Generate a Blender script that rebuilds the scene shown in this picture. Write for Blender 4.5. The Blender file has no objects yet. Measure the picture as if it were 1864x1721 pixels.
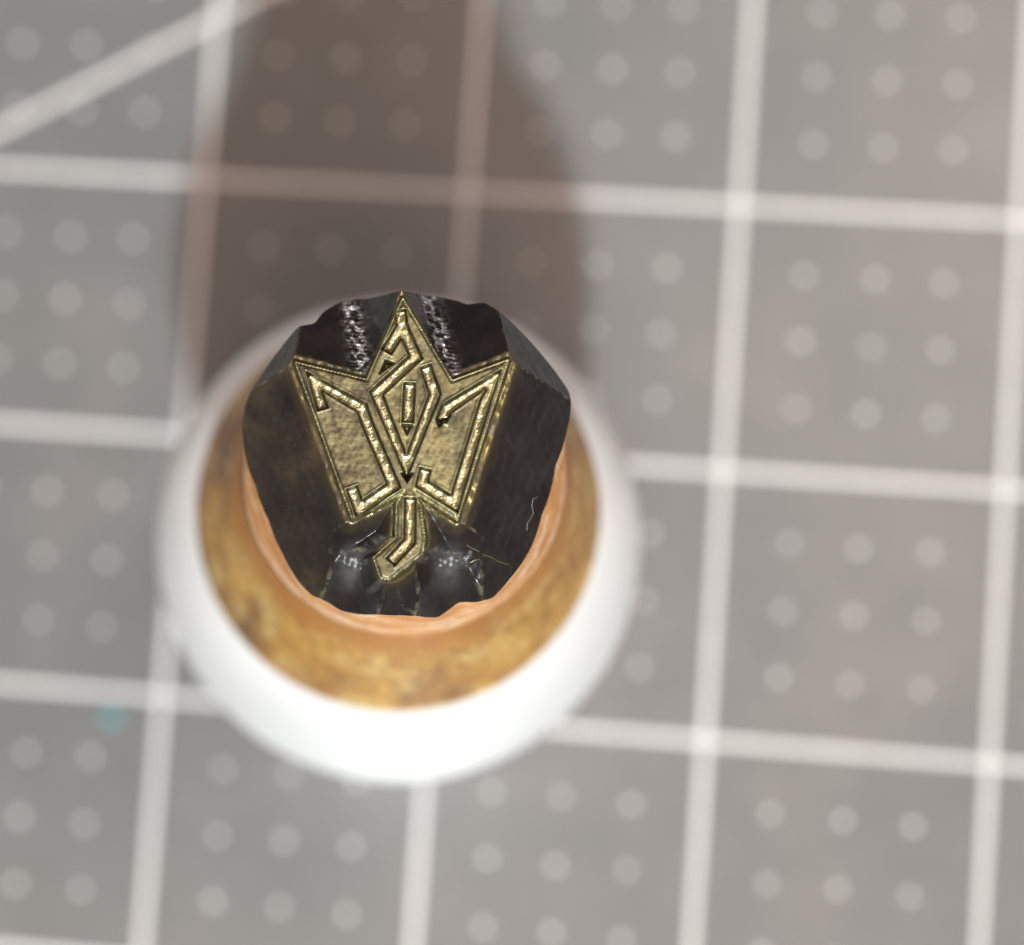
import bpy, math, random
import numpy as np
from mathutils import Vector, Matrix
random.seed(4)
rng = np.random.default_rng(4)
MM = 0.001
sc = bpy.context.scene
col = sc.collection

# ------------------------------------------------------------------ camera
# millimetres, origin at the foot of the stamp on the mat
FOOT = np.array([10.937, -18.931, 0.0])
CAM = np.array([11.736, -31.562, 134.955]) - FOOT
FWD = np.array([-0.16343036, 0.08693848, -0.98271675])
UP = np.array([-0.07305379, 0.99230837, 0.09993621])
RIGHT = np.cross(FWD, UP)
FPX, CX, CY, PW, PH = 5113.1, -84.3, 1021.7, 1864.0, 1721.0
cam = bpy.data.cameras.new('camera')
camo = bpy.data.objects.new('camera', cam)
col.objects.link(camo)
Mx = Matrix((( RIGHT[0], UP[0], -FWD[0], CAM[0]*MM),
             ( RIGHT[1], UP[1], -FWD[1], CAM[1]*MM),
             ( RIGHT[2], UP[2], -FWD[2], CAM[2]*MM), (0, 0, 0, 1)))
camo.matrix_world = Mx
cam.sensor_width = 36.0
cam.lens = FPX/PW*36.0
cam.shift_x = (PW/2-CX)/PW
cam.shift_y = (CY-PH/2)/PW
cam.clip_start, cam.clip_end = 0.005, 20.0
cam.dof.use_dof = True
cam.dof.focus_distance = float((np.array([0, 0, 45.2])-CAM) @ FWD)*MM
cam.dof.aperture_fstop = cam.lens/3.05
sc.camera = camo

# ------------------------------------------------------------------ light
w = bpy.data.worlds.new('World')
sc.world = w
w.use_nodes = True
w.node_tree.nodes['Background'].inputs[0].default_value = (1.0, 0.68, 0.57, 1)
w.node_tree.nodes['Background'].inputs[1].default_value = 0.18

def lamp(name, loc, aim, size, watt, colour, size_y=None):
    l = bpy.data.lights.new(name, 'AREA')
    l.shape = 'DISK' if size_y is None else 'RECTANGLE'
    l.size = size*MM
    if size_y: l.size_y = size_y*MM
    l.energy, l.color = watt, colour
    o = bpy.data.objects.new(name, l)
    col.objects.link(o)
    o.location = Vector(loc)*MM
    o.rotation_euler = (Vector(aim)-Vector(loc)).to_track_quat('-Z', 'Y').to_euler()
    return o
KD = 1100.0
el, az = math.radians(54), math.radians(7)
lamp('bench_lamp', (KD*math.cos(el)*math.sin(az), -KD*math.cos(el)*math.cos(az), KD*math.sin(el)), (0, 0, 20), 50, 24.0, (0.84, 0.98, 1.0))
lamp('overhead_fill', (40, -330, 830), (0, 0, 0), 340, 5.6, (1.0, 0.70, 0.58))  # unseen warm area lamp, added as soft fill
lamp('overhead_fill', (190, 190, 760), (20, 0, 0), 170, 2.0, (1.0, 0.79, 0.70))  # unseen second lamp, added for the sheen on the mat's right
lamp('side_lamp', (-330, 95, 260), (0, 0, 25), 60, 0.24, (1.0, 0.96, 0.9), 90)
lamp('side_lamp', (330, 30, 260), (0, 0, 25), 60, 0.24, (1.0, 0.96, 0.92), 90)
sc.view_settings.view_transform = 'Standard'
sc.view_settings.look = 'None'
sc.view_settings.exposure = 0.0
sc.render.engine = 'CYCLES'
sc.cycles.use_denoising = True

# ------------------------------------------------------------------ helpers
def P(px, py, h):
    """point of the photograph brought to height h (mm) above the mat"""
    d = RIGHT*((px-CX)/FPX) - UP*((py-CY)/FPX) + FWD
    t = (h-CAM[2])/d[2]
    return (CAM + d*t)
def PP(pts, h): return np.array([P(x, y, h)[:2] for x, y in pts])

def mesh_obj(name, verts, faces, mat, parent=None, smooth=True):
    me = bpy.data.meshes.new(name)
    v = np.asarray(verts, dtype=np.float64)*MM
    me.from_pydata(v.tolist() if len(v) < 5000 else v, [], faces if isinstance(faces, list) else faces.tolist())
    me.update()
    if smooth: me.polygons.foreach_set('use_smooth', np.ones(len(me.polygons), dtype=bool))
    if mat: me.materials.append(mat)
    o = bpy.data.objects.new(name, me)
    col.objects.link(o)
    o.parent = parent
    return o
def tag(o, label, cat=None, group=None, kind=None):
    if label: o['label'] = label
    if cat: o['category'] = cat
    if group: o['group'] = group
    if kind: o['kind'] = kind
    return o

class NT:
    def __init__(s, name):
        s.m = bpy.data.materials.new(name); s.m.use_nodes = True
        s.t = s.m.node_tree; s.b = s.t.nodes['Principled BSDF']
        s.out = s.t.nodes['Material Output']
        tc = s.t.nodes.new('ShaderNodeTexCoord'); s.obj = tc.outputs['Object']
    def n(s, t, **k):
        x = s.t.nodes.new(t)
        for a, v in k.items(): setattr(x, a, v)
        return x
    def l(s, a, b): s.t.links.new(a, b)
    def map(s, scale, rot=(0, 0, 0)):
        m = s.n('ShaderNodeMapping'); m.inputs['Scale'].default_value = [c/MM for c in scale]; m.inputs['Rotation'].default_value = rot
        s.l(s.obj, m.inputs['Vector']); return m.outputs[0]
    def mapo(s, scale, off):
        o_ = s.map(scale); o_.node.inputs['Location'].default_value = off; return o_
    def noise(s, scale, detail=4, rough=.55, vec=None, dist=0):
        x = s.n('ShaderNodeTexNoise'); x.inputs['Scale'].default_value = 1.0
        x.inputs['Detail'].default_value = detail; x.inputs['Roughness'].default_value = rough; x.inputs['Distortion'].default_value = dist
        s.l(vec or s.map(scale), x.inputs['Vector']); return x.outputs['Fac']
    def ramp(s, fac, stops):
        r = s.n('ShaderNodeValToRGB'); e = r.color_ramp.elements
        while len(e) < len(stops): e.new(.5)
        for k, (p, c) in enumerate(stops):
            e[k].position = p; e[k].color = (*c, 1) if hasattr(c, '__len__') else (c, c, c, 1)
        s.l(fac, r.inputs[0]); return r.outputs[0]
    def mix(s, fac, a, b, mode='MIX'):
        x = s.n('ShaderNodeMix', data_type='RGBA', blend_type=mode)
        for v, i in ((fac, x.inputs['Factor']), (a, x.inputs[6]), (b, x.inputs[7])):
            if hasattr(v, 'node'): s.l(v, i)
            elif hasattr(v, '__len__'): i.default_value = (*v, 1)
            else: i.default_value = v if i.type == 'VALUE' else (v, v, v, 1)
        return x.outputs[2]
    def math(s, op, a, b=0.0, clamp=False):
        x = s.n('ShaderNodeMath', operation=op, use_clamp=clamp)
        for v, i in ((a, x.inputs[0]), (b, x.inputs[1])):
            if hasattr(v, 'node'): s.l(v, i)
            else: i.default_value = v
        return x.outputs[0]
    def bump(s, h, dist, strength=1.0, normal=None):
        x = s.n('ShaderNodeBump'); x.inputs['Distance'].default_value = dist*MM; x.inputs['Strength'].default_value = strength
        s.l(h, x.inputs['Height'])
        if normal: s.l(normal, x.inputs['Normal'])
        return x.outputs[0]
    def z(s):
        x = s.n('ShaderNodeSeparateXYZ'); s.l(s.obj, x.inputs[0]); return s.math('MULTIPLY', x.outputs['Z'], 1/MM)
    def set(s, **k):
        for a, v in k.items():
            i = s.b.inputs[a.replace('_', ' ')]
            if hasattr(v, 'node'): s.l(v, i)
            elif hasattr(v, '__len__'): i.default_value = (*v, 1)
            else: i.default_value = v
        return s

# ------------------------------------------------------------------ materials
HF = 46.0                                       # height of the stamp's face
def brass_nodes(s):
    big = s.noise((.55, .55, .55), 5, .6)
    fine = s.noise((3.2, 3.2, 3.2), 4, .6)
    c = s.ramp(big, [(.34, (.075, .070, .047)), (.46, (.150, .144, .081)), (.62, (.222, .207, .104))])
    c = s.mix(s.ramp(fine, [(.35, .7), (.6, .0)]), c, (.07, .058, .035))
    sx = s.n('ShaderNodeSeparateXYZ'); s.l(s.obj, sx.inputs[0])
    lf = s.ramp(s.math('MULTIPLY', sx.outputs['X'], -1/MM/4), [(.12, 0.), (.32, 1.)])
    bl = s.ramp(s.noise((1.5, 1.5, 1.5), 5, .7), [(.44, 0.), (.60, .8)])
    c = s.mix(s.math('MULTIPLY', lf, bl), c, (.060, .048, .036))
    return c, fine
m = NT('worn_brass_tinted_steel')
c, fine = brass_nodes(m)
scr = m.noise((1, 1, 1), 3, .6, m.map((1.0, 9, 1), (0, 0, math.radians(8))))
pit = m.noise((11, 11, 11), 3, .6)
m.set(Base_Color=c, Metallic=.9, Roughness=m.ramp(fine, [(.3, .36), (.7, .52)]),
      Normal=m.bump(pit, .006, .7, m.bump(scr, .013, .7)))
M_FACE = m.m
m = NT('milled_groove_floor')
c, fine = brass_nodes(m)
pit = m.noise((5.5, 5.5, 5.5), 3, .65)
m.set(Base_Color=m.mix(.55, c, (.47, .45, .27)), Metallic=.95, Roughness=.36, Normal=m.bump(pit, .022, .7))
M_GROOVE = m.m
m = NT('shaded_groove_wall')  # shade of the groove sides painted into the wall colour
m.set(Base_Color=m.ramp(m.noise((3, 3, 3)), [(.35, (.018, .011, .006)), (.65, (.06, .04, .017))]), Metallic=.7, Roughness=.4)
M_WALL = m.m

m = NT('black_oxide_steel')
z = m.z()
depth = m.math('SUBTRACT', HF, z)
warp = m.noise((1.3, 1.3, 1.3), 5, .65)
wear = m.math('MULTIPLY', m.math('ADD', depth, m.math('MULTIPLY', m.math('SUBTRACT', warp, .5), -.5)), 1.0)
gold = m.ramp(wear, [(.14, 1.0), (.17, .30), (.25, .0)])
tint = m.ramp(m.noise((.35, .35, .2), 4, .6), [(.36, (.010, .0085, .008)), (.52, (.019, .0145, .011)), (.70, (.058, .041, .022))])
spk = m.ramp(m.noise((9, 9, 9), 2, .7), [(.70, 0.), (.76, 1.)])
tint = m.mix(m.math('MULTIPLY', spk, .30), tint, (.30, .26, .20))
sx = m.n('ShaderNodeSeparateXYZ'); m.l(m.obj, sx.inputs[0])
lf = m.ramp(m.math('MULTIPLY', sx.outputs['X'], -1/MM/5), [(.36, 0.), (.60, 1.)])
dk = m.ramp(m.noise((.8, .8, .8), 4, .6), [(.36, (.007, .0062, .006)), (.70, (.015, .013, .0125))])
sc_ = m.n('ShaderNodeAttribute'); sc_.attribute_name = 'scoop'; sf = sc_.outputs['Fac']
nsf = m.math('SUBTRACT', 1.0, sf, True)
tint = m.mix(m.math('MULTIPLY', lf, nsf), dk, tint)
brown = m.ramp(wear, [(.10, .30), (.60, .0)])
tint = m.mix(m.math('MULTIPLY', brown, nsf), tint, (.075, .050, .017))
base = m.mix(gold, tint, (.165, .145, .065))
rgh = m.ramp(m.noise((1.1, 1.1, 1.1), 4, .6), [(.35, .20), (.7, .34)])
at = m.n('ShaderNodeAttribute'); at.attribute_name = 'matte_glint'; bf = at.outputs['Fac']
hard = m.math('MULTIPLY', m.math('SUBTRACT', bf, .32), 1.47, True)
soft = m.ramp(bf, [(.0, 0.), (.22, 1.), (.34, 1.), (.5, .0)])
base = m.mix(soft, base, m.ramp(m.noise((1.2, 1.2, 1.2), 4, .65), [(.35, (.018, .017, .017)), (.65, (.052, .051, .050))]))
base = m.mix(hard, base, (.58, .60, .62))  # sparkle of the cut hollows painted in as pale metal
we = m.n('ShaderNodeAttribute'); we.attribute_name = 'wear'
wf = m.math('MULTIPLY', we.outputs['Fac'], m.ramp(m.noise((2.2, 2.2, 2.2), 4, .7), [(.47, .0), (.72, .7)]))
base = m.mix(wf, base, (.26, .23, .16))
rgh = m.mix(soft, m.mix(hard, rgh, .19), .50)
hb = m.math('MULTIPLY', m.noise((5, 5, 5), 3, .6), m.math('ADD', m.math('MULTIPLY', hard, 3.0), .22))
m.set(Base_Color=base, Metallic=m.math('MAXIMUM', m.math('MULTIPLY', gold, .9), m.math('MAXIMUM', m.math('MULTIPLY', hard, .8), wf)), Roughness=rgh, Specular_IOR_Level=.36,
      Normal=m.bump(hb, .035, .8))
M_BLACK = m.m
m = NT('copper_pink_temper')
n1 = m.noise((.7, .7, .6), 5, .65); n2 = m.noise((3.2, 3.2, 3.2), 4, .7)
c = m.ramp(n1, [(.36, (.58, .23, .035)), (.47, (.76, .35, .085)), (.54, (.86, .50, .24)), (.62, (.92, .66, .46))])
c = m.mix(m.ramp(n2, [(.38, .75), (.55, 0.)]), c, (.62, .26, .08))
m.set(Base_Color=c, Metallic=.55, Roughness=.46, Normal=m.bump(n2, .02, .6))
M_NECK = m.m
m = NT('straw_temper_steel')
n1 = m.noise((.30, .30, .16), 5, .62, dist=.6); n2 = m.noise((.75, .75, .35), 4, .6); n3 = m.noise((3, 3, 3), 3, .6)
c = m.ramp(n1, [(.36, (.12, .050, .012)), (.45, (.38, .17, .024)), (.55, (.56, .30, .045)), (.70, (.66, .42, .11))])
c = m.mix(m.ramp(n2, [(.50, 0.), (.64, .8)]), c, (.70, .49, .17))
c = m.mix(m.ramp(n3, [(.38, .7), (.52, 0.)]), c, (.20, .09, .020))
top = m.ramp(m.math('MULTIPLY', m.math('SUBTRACT', m.z(), 34.2), .4), [(0., 0.), (.8, .75), (1., .8)])
c = m.mix(top, c, (.40, .15, .018))
m.set(Base_Color=c, Metallic=.45, Roughness=.46, Normal=m.bump(n2, .03, .4))
M_TAPER = m.m
m = NT('bright_ground_steel')
n1 = m.noise((.2, .2, .5), 3, .5)
m.set(Base_Color=m.ramp(n1, [(.3, (.90, .91, .91)), (.7, (.95, .96, .96))]), Metallic=.62, Roughness=.40,
      Normal=m.bump(m.noise((.3, .3, 9), 3, .6), .01, .5))
M_SHANK = m.m

NOFF = (0, 0, 0)
m = NT('grey_vinyl')
n1 = m.noise((.07, .07, .07), 5, .6, m.mapo((.07, .07, .07), NOFF)); n2 = m.noise((.28, .28, .28), 5, .65); n3 = m.noise((8, 8, 8), 3, .6)
c = m.ramp(n1, [(.35, (.090, .093, .093)), (.5, (.100, .100, .0995)), (.65, (.112, .109, .107))])
c = m.mix(m.ramp(n2, [(.38, .45), (.58, 0.)]), c, (.088, .089, .087))
m.set(Base_Color=c, Roughness=.33, Specular_IOR_Level=.36, Normal=m.bump(n3, .02, .5))
M_MAT = m.m
m = NT('white_print')
n2 = m.noise((1.2, 1.2, 1.2), 4, .6)
m.set(Base_Color=m.ramp(n2, [(.3, (.41, .405, .40)), (.7, (.48, .475, .47))]), Roughness=.5)
M_PRINT = m.m
m = NT('teal_plastic'); m.set(Base_Color=m.ramp(m.noise((2, 2, 2)), [(.3, (.03, .22, .25)), (.7, (.05, .32, .34))]), Roughness=.4); M_TEAL = m.m
m = NT('pale_fibre'); m.set(Base_Color=m.ramp(m.noise((3, 3, 3)), [(.3, (.12, .15, .14)), (.7, (.22, .24, .22))]), Roughness=.6); M_FIBRE = m.m
m = NT('scratch_metal'); m.set(Base_Color=m.ramp(m.noise((3, 3, 3)), [(.3, (.25, .18, .09)), (.7, (.45, .35, .18))]), Metallic=.8, Roughness=.4); M_SCRATCH = m.m

# ------------------------------------------------------------------ cutting mat
GR = 12.7
G0 = -FOOT[:2]                                  # a grid crossing
mat_x0, mat_x1, mat_y0, mat_y1 = G0[0]-8.4*GR, G0[0]+9.4*GR, G0[1]-8.4*GR, G0[1]+6.4*GR
TH = 2.0
def rounded_rect(x0, x1, y0, y1, r, n=6):
    pts = []
    for cx, cy, a in ((x1-r, y1-r, 0), (x0+r, y1-r, 90), (x0+r, y0+r, 180), (x1-r, y0+r, 270)):
        for k in range(n+1):
            t = math.radians(a+90*k/n); pts.append((cx+r*math.cos(t), cy+r*math.sin(t)))
    return pts
o = rounded_rect(mat_x0, mat_x1, mat_y0, mat_y1, 4); i_ = rounded_rect(mat_x0+.3, mat_x1-.3, mat_y0+.3, mat_y1-.3, 3.7)
n = len(o)
vs = [(x, y, -TH) for x, y in o] + [(x, y, -.3) for x, y in o] + [(x, y, 0) for x, y in i_]
fs = [list(range(2*n, 3*n)), list(range(n-1, -1, -1))]
for k in range(n):
    j = (k+1) % n
    fs += [[k, j, n+j, n+k], [n+k, n+j, 2*n+j, 2*n+k]]
mat = mesh_obj('cutting_mat', vs, fs, M_MAT, smooth=False)
tag(mat, 'grey cutting mat with a white printed grid and dots, lying under the upright stamp', 'cutting mat')

def strip(name, a, b, wd, h0, h1, parent):
    a, b = np.array(a), np.array(b); d = (b-a)/np.linalg.norm(b-a); q = np.array([-d[1], d[0]])*wd/2
    c4 = [a-q, b-q, b+q, a+q]
    v = [(*c, h0) for c in c4] + [(*c, h1) for c in c4]
    return mesh_obj(name, v, [[4, 5, 6, 7], [0, 1, 5, 4], [1, 2, 6, 5], [2, 3, 7, 6], [3, 0, 4, 7]], M_PRINT, parent, False)
LW = .36
for k in range(-8, 10):
    x = G0[0]+k*GR
    strip('grid_line', (x, mat_y0+2), (x, mat_y1-2), LW, -.05, .006, mat)
for k in range(-6, 9):
    y = G0[1]-k*GR
    strip('grid_line', (mat_x0+2, y), (mat_x1-2, y), LW, -.05, .010, mat)
a, b = P(0, 237, 0)[:2], P(400, 31, 0)[:2]
d = (b-a)/np.linalg.norm(b-a)
tag(strip('angle_line', a-d*60, a+d*95, LW*1.05, -.05, .014, mat), 'white printed diagonal angle line')
# printed dots, three by three in each square
def disc(r, n=14):
    v = [(r*math.cos(2*math.pi*k/n), r*math.sin(2*math.pi*k/n), 0) for k in range(n)]
    return v + [(x, y, -.03) for x, y, z in v], [list(range(n))] + [[(k+1) % n, k, n+k, n+(k+1) % n] for k in range(n)]
dv, df = disc(.20)
dot_me = None
far_v, far_f = [], []
def to_px(x, y, h=0):
    v = np.array([x, y, h])-CAM; zc = v @ FWD
    return v @ RIGHT/zc*FPX+CX, -(v @ UP)/zc*FPX+CY
for cx in range(-8, 9):
    for cy in range(-6, 8):
        for a in (1, 2, 3):
            for b in (1, 2, 3):
                x, y = G0[0]+(cx+a/4)*GR, G0[1]-(cy+b/4)*GR
                px, py = to_px(x, y)
                seen = -60 < px < PW+60 and -60 < py < PH+60 and math.hypot(px-732, py-960) > 330
                jx, jy = random.uniform(-.05, .05), random.uniform(-.05, .05)
                if seen:
                    s_ = random.uniform(.9, 1.1)
                    if dot_me is None:
                        dd = mesh_obj('printed_dot', dv, df, M_PRINT, mat, False); dot_me = dd.data
                    else:
                        dd = bpy.data.objects.new('printed_dot', dot_me); col.objects.link(dd); dd.parent = mat
                    dd.location = ((x+jx)*MM, (y+jy)*MM, .006*MM); dd.scale = (s_, s_, 1)
                elif math.hypot(x, y) > 11:
                    o_ = len(far_v)
                    far_v += [(x+u, y+v_, z_+.006) for u, v_, z_ in dv]; far_f += [[q+o_ for q in f] for f in df]
tag(mesh_obj('dot_field', far_v, far_f, M_PRINT, mat, False), None, kind='stuff')

# teal fleck lying beside a grid line
def lump(name, c, r, h, matl, seed):
    rr = random.Random(seed); v, f = [], []
    n, m_ = 12, 5
    for i in range(m_):
        t = math.pi/2*i/(m_-1)
        for k in range(n):
            a = 2*math.pi*k/n; q = r*math.cos(t)*(1+.25*math.sin(2*a+1)+.12*rr.uniform(-1, 1))
            v.append((c[0]+q*math.cos(a), c[1]+q*math.sin(a)*1.25, c[2]+h*math.sin(t)))
    for i in range(m_-1):
        for k in range(n):
            j = (k+1) % n; f.append([i*n+k, i*n+j, (i+1)*n+j, (i+1)*n+k])
    f.append([(m_-1)*n+k for k in range(n)]); f.append([k for k in range(n-1, -1, -1)])
    return mesh_obj(name, v, f, matl)
c = P(204, 1304, 0)
tag(lump('plastic_fleck', (c[0], c[1], 0.0), .31, .2, M_TEAL, 3), 'tiny teal fleck lying on the grey mat beside a white grid line', 'fleck')

# ------------------------------------------------------------------ stamp
stamp = bpy.data.objects.new('design_stamp', None); col.objects.link(stamp)
stamp.empty_display_size = .01
tag(stamp, 'upright round steel stamp with a brass coloured three pointed emblem on its black faceted end', 'stamp')

def leany(h): return -.42*min(max((27.0-h)/6, 0), 1)
def lean(h): return -.25*min(max((40-h)/12, 0), 1)
def revolve(name, prof, matl, parent, n=192, close_bottom=False):
    v = [(lean(h)+r*math.cos(2*math.pi*k/n), leany(h)+r*math.sin(2*math.pi*k/n), h) for r, h in prof for k in range(n)]
    f = [[i*n+k, i*n+(k+1) % n, (i+1)*n+(k+1) % n, (i+1)*n+k] for i in range(len(prof)-1) for k in range(n)]
    if close_bottom: f.append([k for k in range(n-1, -1, -1)])
    return mesh_obj(name, v, f, matl, parent)
RH = 5.36                                       # radius of the head
H_NECK, H_TAP = 38.0, 27.6
R_TAP, R_SH = 7.60, 9.68
sh = [(8.3, 0), (8.6, .4), (8.95, 6), (9.35, 13), (9.6, 17.6)]
TM = math.radians(66)
for k in range(0, 25):                          # rounded shoulder
    t = k/24*TM
    sh.append((R_SH-(R_SH-R_TAP)*(1-math.cos(t))/(1-math.cos(TM)), 19.4+(H_TAP-19.4)*math.sin(t)/math.sin(TM)))
revolve('shank', sh, M_SHANK, stamp, close_bottom=True)
tp = [(R_TAP, H_TAP)]
for k in range(1, 17):
    u = k/16
    tp.append((R_TAP-(R_TAP-RH-.12)*(u**.92), H_TAP+(H_NECK-H_TAP)*u))
revolve('taper', tp, M_TAPER, stamp)

# the head: a height field cut like the real one, by planes, valleys and an engraver
E = [(733, 543), (823, 693), (925, 655), (832, 946), (756, 897), (766, 925), (773, 978), (769, 1008), (707, 1057), (692, 1053),
     (679, 1015), (720, 979), (722, 916), (735, 897), (641, 944), (537, 659), (668, 691)]
S = [[(588, 746), (572, 694), (658, 742), (668, 770), (717, 884), (654, 927), (640, 887)],
     [(803, 767), (813, 744), (899, 690), (884, 730), (827, 917), (768, 880), (775, 852)],
     [(774, 665), (792, 717), (740, 850), (685, 716), (757, 650), (732, 594), (703, 641)],
     [(729, 563), (731, 592)],
     [(746, 696), (742, 770)],
     [(747, 905), (746, 985), (710, 1024)]]
PITS = [[(731, 772), (751, 773), (741, 793)], [(729, 861), (753, 861), (741, 879)], [(690, 681), (701, 655), (719, 661)], [(799, 778), (793, 764), (822, 756)]]
E = PP(E, HF); S = [PP(s, HF) for s in S]; PITS = [PP(s, HF) for s in PITS]
STEP = .021
N = int(2*(RH+.6)/STEP)+5
ax = (np.arange(N)-(N-1)/2)*STEP
X, Y = np.meshgrid(ax, ax, indexing='xy')
# snap the outer ring of the grid onto the circle
Rr = np.hypot(X, Y)
OUT = [(733,536,.7), (770,535,1.6), (800,537,2.3), (830,549,2.6), (850,560,2.6), (880,558,2.7), (907,580,2.8), (945,612,3.2), (1000,665,3.2), (1036,712,3.1), (1041,738,2.7), (1031,790,3.2),
  (1010,850,3.5), (985,940,3.7), (960,1010,3.7), (925,1060,3.6), (893,1096,3.4), (868,1101,3.2), (850,1097,2.7), (835,1096,2.5), (815,1110,2.3), (798,1121,1.9), (730,1122,1.6),
  (660,1117,1.8), (620,1110,2.4), (600,1098,2.5), (570,1087,2.9), (545,1062,3.3), (515,1010,3.6), (490,950,3.6), (465,885,3.5), (447,835,3.3), (440,780,3.0), (445,745,2.8),
  (475,695,3.0), (510,650,3.0), (543,612,2.8), (575,602,2.7), (590,576,2.7), (620,552,2.6), (650,542,2.4), (700,540,1.4)]
OUT = np.array([P(a, b, HF-c_)[:2] for a, b, c_ in OUT])
oa, orr = np.arctan2(OUT[:, 1], OUT[:, 0]), np.hypot(OUT[:, 0], OUT[:, 1])
os_ = np.argsort(oa); oa, orr = oa[os_], orr[os_]
oa_f = np.linspace(-np.pi, np.pi, 721)[:-1]; orr_f = np.interp(oa_f, np.concatenate([oa-2*np.pi, oa, oa+2*np.pi]), np.tile(orr, 3))
kk = np.exp(-.5*(np.arange(-12, 13)/1.6)**2); kk /= kk.sum()
orr = np.convolve(np.concatenate([orr_f[-12:], orr_f, orr_f[:12]]), kk, 'valid'); oa = oa_f
RH_T = np.interp(np.arctan2(Y, X), np.concatenate([oa-2*np.pi, oa, oa+2*np.pi]), np.tile(orr, 3))
Xs, Ys = X, Y
near = np.abs(Rr-RH_T) < STEP*.75
X, Y = np.where(near, X*RH_T/np.maximum(Rr, 1e-6), X), np.where(near, Y*RH_T/np.maximum(Rr, 1e-6), Y)
Rr = np.hypot(X, Y)
keepv = Rr < RH_T+1e-6

def seg_dist(a, b):
    d = b-a; t = np.clip(((X-a[0])*d[0]+(Y-a[1])*d[1])/(d @ d), 0, 1)
    return np.hypot(X-a[0]-t*d[0], Y-a[1]-t*d[1])
def line_dist(a, b): return np.min([seg_dist(a[i], a[i+1]) for i in range(len(a)-1)], axis=0)
def inside(poly):
    r = np.zeros(X.shape, bool); j = len(poly)-1
    for i in range(len(poly)):
        (xi, yi), (xj, yj) = poly[i], poly[j]
        if yi != yj:
            r ^= ((yi > Y) != (yj > Y)) & (X < (xj-xi)*(Y-yi)/(yj-yi)+xi)
        j = i
    return r
def poly_sd(poly):
    d = np.min([seg_dist(poly[i], poly[(i+1) % len(poly)]) for i in range(len(poly))], axis=0)
    return np.where(inside(poly), -d, d)
def half(p, q, towards, h=HF):
    """signed distance (mm) from the line p-q, positive on the side of `towards`"""
    a, b, c_ = PP([p, q, towards], h)
    d = (b-a)/np.linalg.norm(b-a); nrm = np.array([-d[1], d[0]])
    if (c_-a) @ nrm < 0: nrm = -nrm
    return (X-a[0])*nrm[0]+(Y-a[1])*nrm[1]
def smin(a, b, k):
    h_ = np.clip(.5+.5*(b-a)/k, 0, 1); return b+(a-b)*h_-k*h_*(1-h_)
def lowf(seed, sc_, amp):
    r = np.random.default_rng(seed); z_ = np.zeros(X.shape)
    for _ in range(9):
        a, p, f_ = r.uniform(0, 6.28), r.uniform(0, 6.28), sc_*r.uniform(.5, 1.6)
        z_ += np.sin((X*math.cos(a)+Y*math.sin(a))*f_+p)
    return amp*z_/3

sdE = poly_sd(E)
dE = np.maximum(sdE, 0)
flankL = half((533, 664), (636, 950), (400, 850))*1.38
flankR = half((930, 664), (839, 952), (1050, 850))*1.38
chamR = half((932, 657), (990, 748), (1040, 640))*2.3
chamL = half((531, 661), (484, 738), (440, 640))*2.3
valL = smin(2.1*half((669, 689), (728, 546), (600, 560)), .95*half((668, 689), (538, 656), (600, 560)), .7)
valR = smin(2.4*half((822, 690), (738, 546), (860, 560)), .90*half((823, 691), (924, 652), (860, 560)), .7)
topcut = np.maximum(np.where(valL > 0, valL, -1), np.where(valR > 0, valR, -1))
# lower part: falls away from the emblem's outline, then two round pits and a sloping end
low_zone = half((625, 962), (850, 962), (740, 1100))
under = np.where((half((641, 946), (741, 898), (700, 1000)) > 0) & (half((832, 947), (741, 898), (780, 1000)) > 0), np.minimum(1.15*dE, .55+.55*dE), -1)
def pit_valley(p0, p1, d1, w0, w1):
    a, b = PP([p0, p1], HF); d = b-a; L = np.linalg.norm(d); d = d/L
    t = ((X-a[0])*d[0]+(Y-a[1])*d[1])/L; nn = np.abs((X-a[0])*-d[1]+(Y-a[1])*d[0])
    wd = w0+(w1-w0)*np.clip(t, 0, 1.3)
    start = np.clip((t+.22)/.30, 0, 1); start = start*start*(3-2*start)
    dep = (1.05+(d1-1.05)*np.clip(t, 0, 1.4))*start-.75*(nn/wd)**2*(.4+.9*np.clip(t, 0, 1))
    top_ = np.exp(-((t-.16)/.13)**2)*np.clip(1.15-nn/wd, 0, 1)
    return np.where(t > -.22, dep, -1), np.clip(1-nn/wd, 0, 1)*start*np.clip(1.6-2.2*t, 0, 1), top_
pitL, blL, tpL = pit_valley((648, 1000), (614, 1100), 2.9, .56, 1.0)
pitR, blR, tpR = pit_valley((814, 1000), (834, 1100), 2.9, .56, 1.0)
endcut = 1.15*half((660, 1062), (800, 1062), (735, 1120))+.25
under = np.maximum(under, np.where(low_zone > 0, .75*dE, -1))
depth = np.max([flankL, flankR, chamL, chamR, topcut, under, pitL, pitR, np.where(low_zone > 0, endcut, -1)], axis=0)
depth = np.maximum(depth, np.minimum(dE*1.5, .18))
# files and wear have rounded the lower ridges
bl = depth.copy()
for _ in range(9):
    p_ = np.pad(bl, 1, mode='edge'); bl = (p_[:-2, 1:-1]+p_[2:, 1:-1]+p_[1:-1, :-2]+p_[1:-1, 2:]+p_[1:-1, 1:-1])/5
k_ = np.clip(low_zone*2.5, 0, 1)
depth = depth*(1-k_)+bl*k_
depth = np.minimum(depth, dE*3.0)               # the emblem stays proud of every cut
depth = np.minimum(depth, 4.6)
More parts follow.
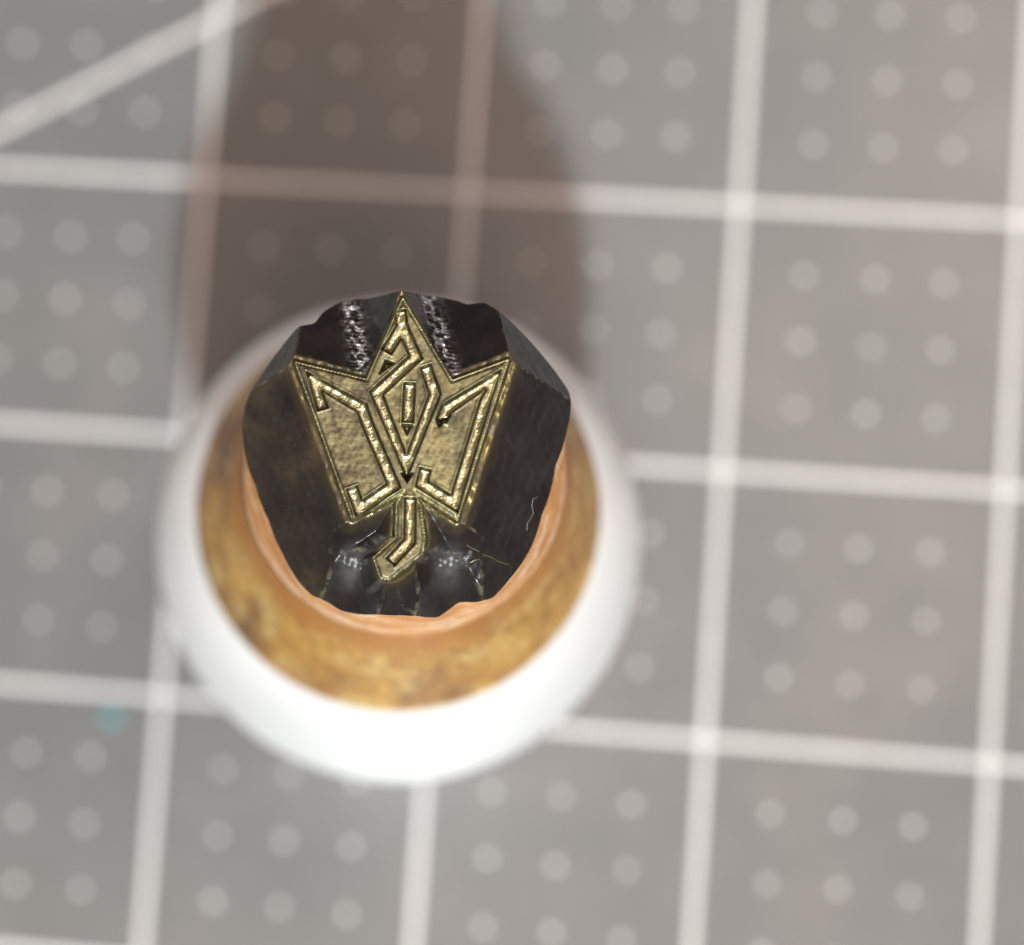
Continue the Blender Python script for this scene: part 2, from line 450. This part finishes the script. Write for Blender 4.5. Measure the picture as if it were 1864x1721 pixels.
# chatter left by the cutter along the two upper valleys, with glints painted over it
ra, rb = half((640, 540), (662, 690), (560, 620)), half((790, 560), (820, 690), (900, 620))
ph = Y*42+lowf(11, 5, 1.2)
matte_glint = .28*np.maximum(blL, blR)
tp_ = np.maximum(tpL, tpR)
matte_glint = np.maximum(matte_glint, .6*np.clip(tp_*(1.1+lowf(61, 26, .8))-.4, 0, 1))  # glints painted at the tops of the pits
depth = depth+tp_*(.4*np.abs(lowf(62, 34, .04))+lowf(63, 22, .02))
for q_, sd_ in ((ra, 21), (rb, 22)):
    band = np.exp(-((q_-.02)/.30)**2)*np.clip(topcut*3, 0, 1)
    matte_glint = np.maximum(matte_glint, band*np.clip(.45+lowf(sd_+9, 16, .9), 0, 1))
    depth = depth+band*(.052*np.sin(ph+lowf(sd_, 9, 1.8))+.028*np.sin(X*31+Y*14+lowf(sd_+2, 9, 1.5))+lowf(sd_+5, 24, .034))
depth_clean = depth.copy()
depth = depth+np.where(depth > .1, lowf(2, 5, .018)+lowf(3, 16, .008), 0)
# emblem: bevelled edge and engraved lines
ins = sdE < 0
depth = np.where(ins & (sdE > -.10), .07*(1+sdE/.10), depth)
sid = np.full(X.shape, -1); gmin = np.full(X.shape, 9.)
HWD = .20
def stroke_poly(p, w_):
    p = np.array(p); L_, R_ = [], []
    for i in range(len(p)):
        d0 = p[i]-p[i-1] if i else p[1]-p[0]
        d1 = p[i+1]-p[i] if i < len(p)-1 else d0
        d0 = d0/np.linalg.norm(d0); d1 = d1/np.linalg.norm(d1)
        n0, n1 = np.array([-d0[1], d0[0]]), np.array([-d1[1], d1[0]])
        m_ = (n0+n1)/np.linalg.norm(n0+n1); q_ = w_/max(m_ @ n0, .45)
        L_.append(p[i]+m_*q_); R_.append(p[i]-m_*q_)
    return np.array(L_+R_[::-1])
for k, s in enumerate(S):
    dd = poly_sd(stroke_poly(s, HWD))
    sid = np.where(dd < gmin, k, sid); gmin = np.minimum(gmin, dd)
WALL = .075
g_ = np.clip(-gmin/WALL, 0, 1); fl = np.clip((-gmin-WALL*.8)/.10, 0, 1)
groove = .23*g_*(1+.04*lowf(41, 14, 1.))+.03*fl+np.where(gmin < -WALL, lowf(42, 40, .003)+lowf(43, 12, .004), 0)
lip = .018*np.exp(-((gmin-.03)/.035)**2)
depth = np.where(ins, depth+groove-lip, depth)
for p_ in PITS:
    sp = poly_sd(p_)
    depth = depth+.36*np.clip(-sp/.09+.2, 0, 1)
depth = np.where(ins, depth+lowf(7, 7, .006)+lowf(8, 30, .0025), depth)
Z = HF-depth
# where facets meet the oxide has been rubbed off, and edge highlights are painted in
zb = HF-depth_clean
for _ in range(5):
    p_ = np.pad(zb, 1, mode='edge'); zb = (p_[:-2, 1:-1]+p_[2:, 1:-1]+p_[1:-1, :-2]+p_[1:-1, 2:]+p_[1:-1, 1:-1])/5
p_ = np.pad(zb, 1, mode='edge'); lap = (p_[:-2, 1:-1]+p_[2:, 1:-1]+p_[1:-1, :-2]+p_[1:-1, 2:]-4*zb)/STEP**2
wear = np.clip((-lap-2.6)/7, 0, 1)*np.clip(lowf(52, 7, .6)+.9, .25, 1)*(dE > .12)*(matte_glint < .3)
wear = wear*np.clip((depth_clean-.3)/.3, 0, 1)
scoop = np.clip((topcut-np.max([flankL, flankR, chamL, chamR], axis=0))/.25+.5, 0, 1)*(topcut > 0)
wear = np.maximum(wear, np.clip((Rr-RH_T+.05)/.05, 0, 1)*.55*np.clip(lowf(51, 6, .8)+.3, 0, 1))  # pale chamfer highlight painted along the rim
idx = np.arange(N*N).reshape(N, N)
q = np.stack([idx[:-1, :-1], idx[:-1, 1:], idx[1:, 1:], idx[1:, :-1]], -1).reshape(-1, 4)
ok = keepv.reshape(-1)[q].all(1)
q = q[ok]
V = np.stack([X, Y, Z], -1).reshape(-1, 3)
fin = (sdE < .045).reshape(-1)[q].sum(1) >= 2
fgr = fin & (sdE.reshape(-1)[q].max(1) < 0) & (gmin.reshape(-1)[q].mean(1) < -.008)
fk = sid.reshape(-1)[q[:, 0]]
def sub(name, sel, matl, parent):
    f = q[sel]; u, inv = np.unique(f, return_inverse=True)
    o_ = mesh_obj(name, V[u], inv.reshape(-1, 4), matl, parent)
    for nm_, ar_ in (('matte_glint', matte_glint), ('wear', wear), ('scoop', scoop)):
        at = o_.data.attributes.new(nm_, 'FLOAT', 'POINT'); at.data.foreach_set('value', ar_.reshape(-1)[u].astype(np.float32))
    return o_
head = sub('head', ~fin, M_BLACK, stamp)
emblem = sub('emblem', fin & ~fgr, M_FACE, stamp)
gm = gmin.reshape(-1)[q].mean(1)
for k in range(len(S)):
    sel = fgr & (fk == k)
    el_ = sub('engraved_line', sel, M_GROOVE, emblem)
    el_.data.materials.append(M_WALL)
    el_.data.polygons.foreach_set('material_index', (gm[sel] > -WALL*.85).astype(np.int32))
# side wall of the head, from its cut rim down to the taper
e = np.concatenate([q[:, [0, 1]], q[:, [1, 2]], q[:, [2, 3]], q[:, [3, 0]]])
key = np.sort(e, 1); _, first, cnt = np.unique(key, axis=0, return_index=True, return_counts=True)
be = e[first[cnt == 1]]
u, inv = np.unique(be, return_inverse=True); inv = inv.reshape(-1, 2); nb = len(u)
topv = V[u]; rad = np.hypot(topv[:, 0], topv[:, 1])[:, None]
mid = topv.copy(); mid[:, :2] *= (.35*rad+.65*(RH+.03))/rad; mid[:, 2] = np.minimum(topv[:, 2]-.15, 40.6)
bot = topv.copy(); bot[:, :2] *= (RH+.12)/rad; bot[:, 2] = H_NECK
fw = [[b_, a_, a_+nb, b_+nb] for a_, b_ in inv.tolist()] + [[b_+nb, a_+nb, a_+2*nb, b_+2*nb] for a_, b_ in inv.tolist()]
mesh_obj('neck', np.concatenate([topv, mid, bot]), fw, M_NECK, stamp)

# lint fibre and fine scratches on the right flank
def zat(x, y): return Z[int(np.clip(round(y/STEP+(N-1)/2), 0, N-1)), int(np.clip(round(x/STEP+(N-1)/2), 0, N-1))]
def on_head(px, py):
    h = HF
    for _ in range(12):
        p_ = P(px, py, h); h = .5*h+.5*zat(p_[0], p_[1])
    return p_
def wire(name, pts, r, matl, parent, lift):
    c_ = np.array([on_head(*p_) + np.array([0, 0, lift]) for p_ in pts])
    k = np.linspace(0, len(c_)-1, 4*len(c_)); c_ = np.stack([np.interp(k, np.arange(len(c_)), c_[:, j]) for j in range(3)], 1)
    v, f = [], []
    for i in range(len(c_)):
        d = c_[min(i+1, len(c_)-1)]-c_[max(i-1, 0)]; d /= np.linalg.norm(d)+1e-9
        a = np.cross(d, [0, 0, 1]); a /= np.linalg.norm(a)+1e-9; b = np.cross(d, a)
        for j in range(6): v.append(c_[i]+r*(a*math.cos(j*math.pi/3)+b*math.sin(j*math.pi/3)))
    for i in range(len(c_)-1):
        for j in range(6): f.append([i*6+j, i*6+(j+1) % 6, (i+1)*6+(j+1) % 6, (i+1)*6+j])
    return mesh_obj(name, v, f, matl, parent)
tag(wire('lint_fibre', [(979, 905), (970, 909), (968, 922), (971, 934), (966, 944), (960, 952), (959, 966)], .007, M_FIBRE, None, .02),
    'short pale curly fibre stuck on the black right flank of the stamp', 'fibre')
wire('scratch', [(849, 992), (858, 998), (868, 1002), (880, 1010), (893, 1014), (908, 1023), (925, 1028)], .013, M_SCRATCH, head, 0)
wire('scratch', [(856, 1025), (864, 1020), (872, 1019), (880, 1013)], .010, M_SCRATCH, head, 0)
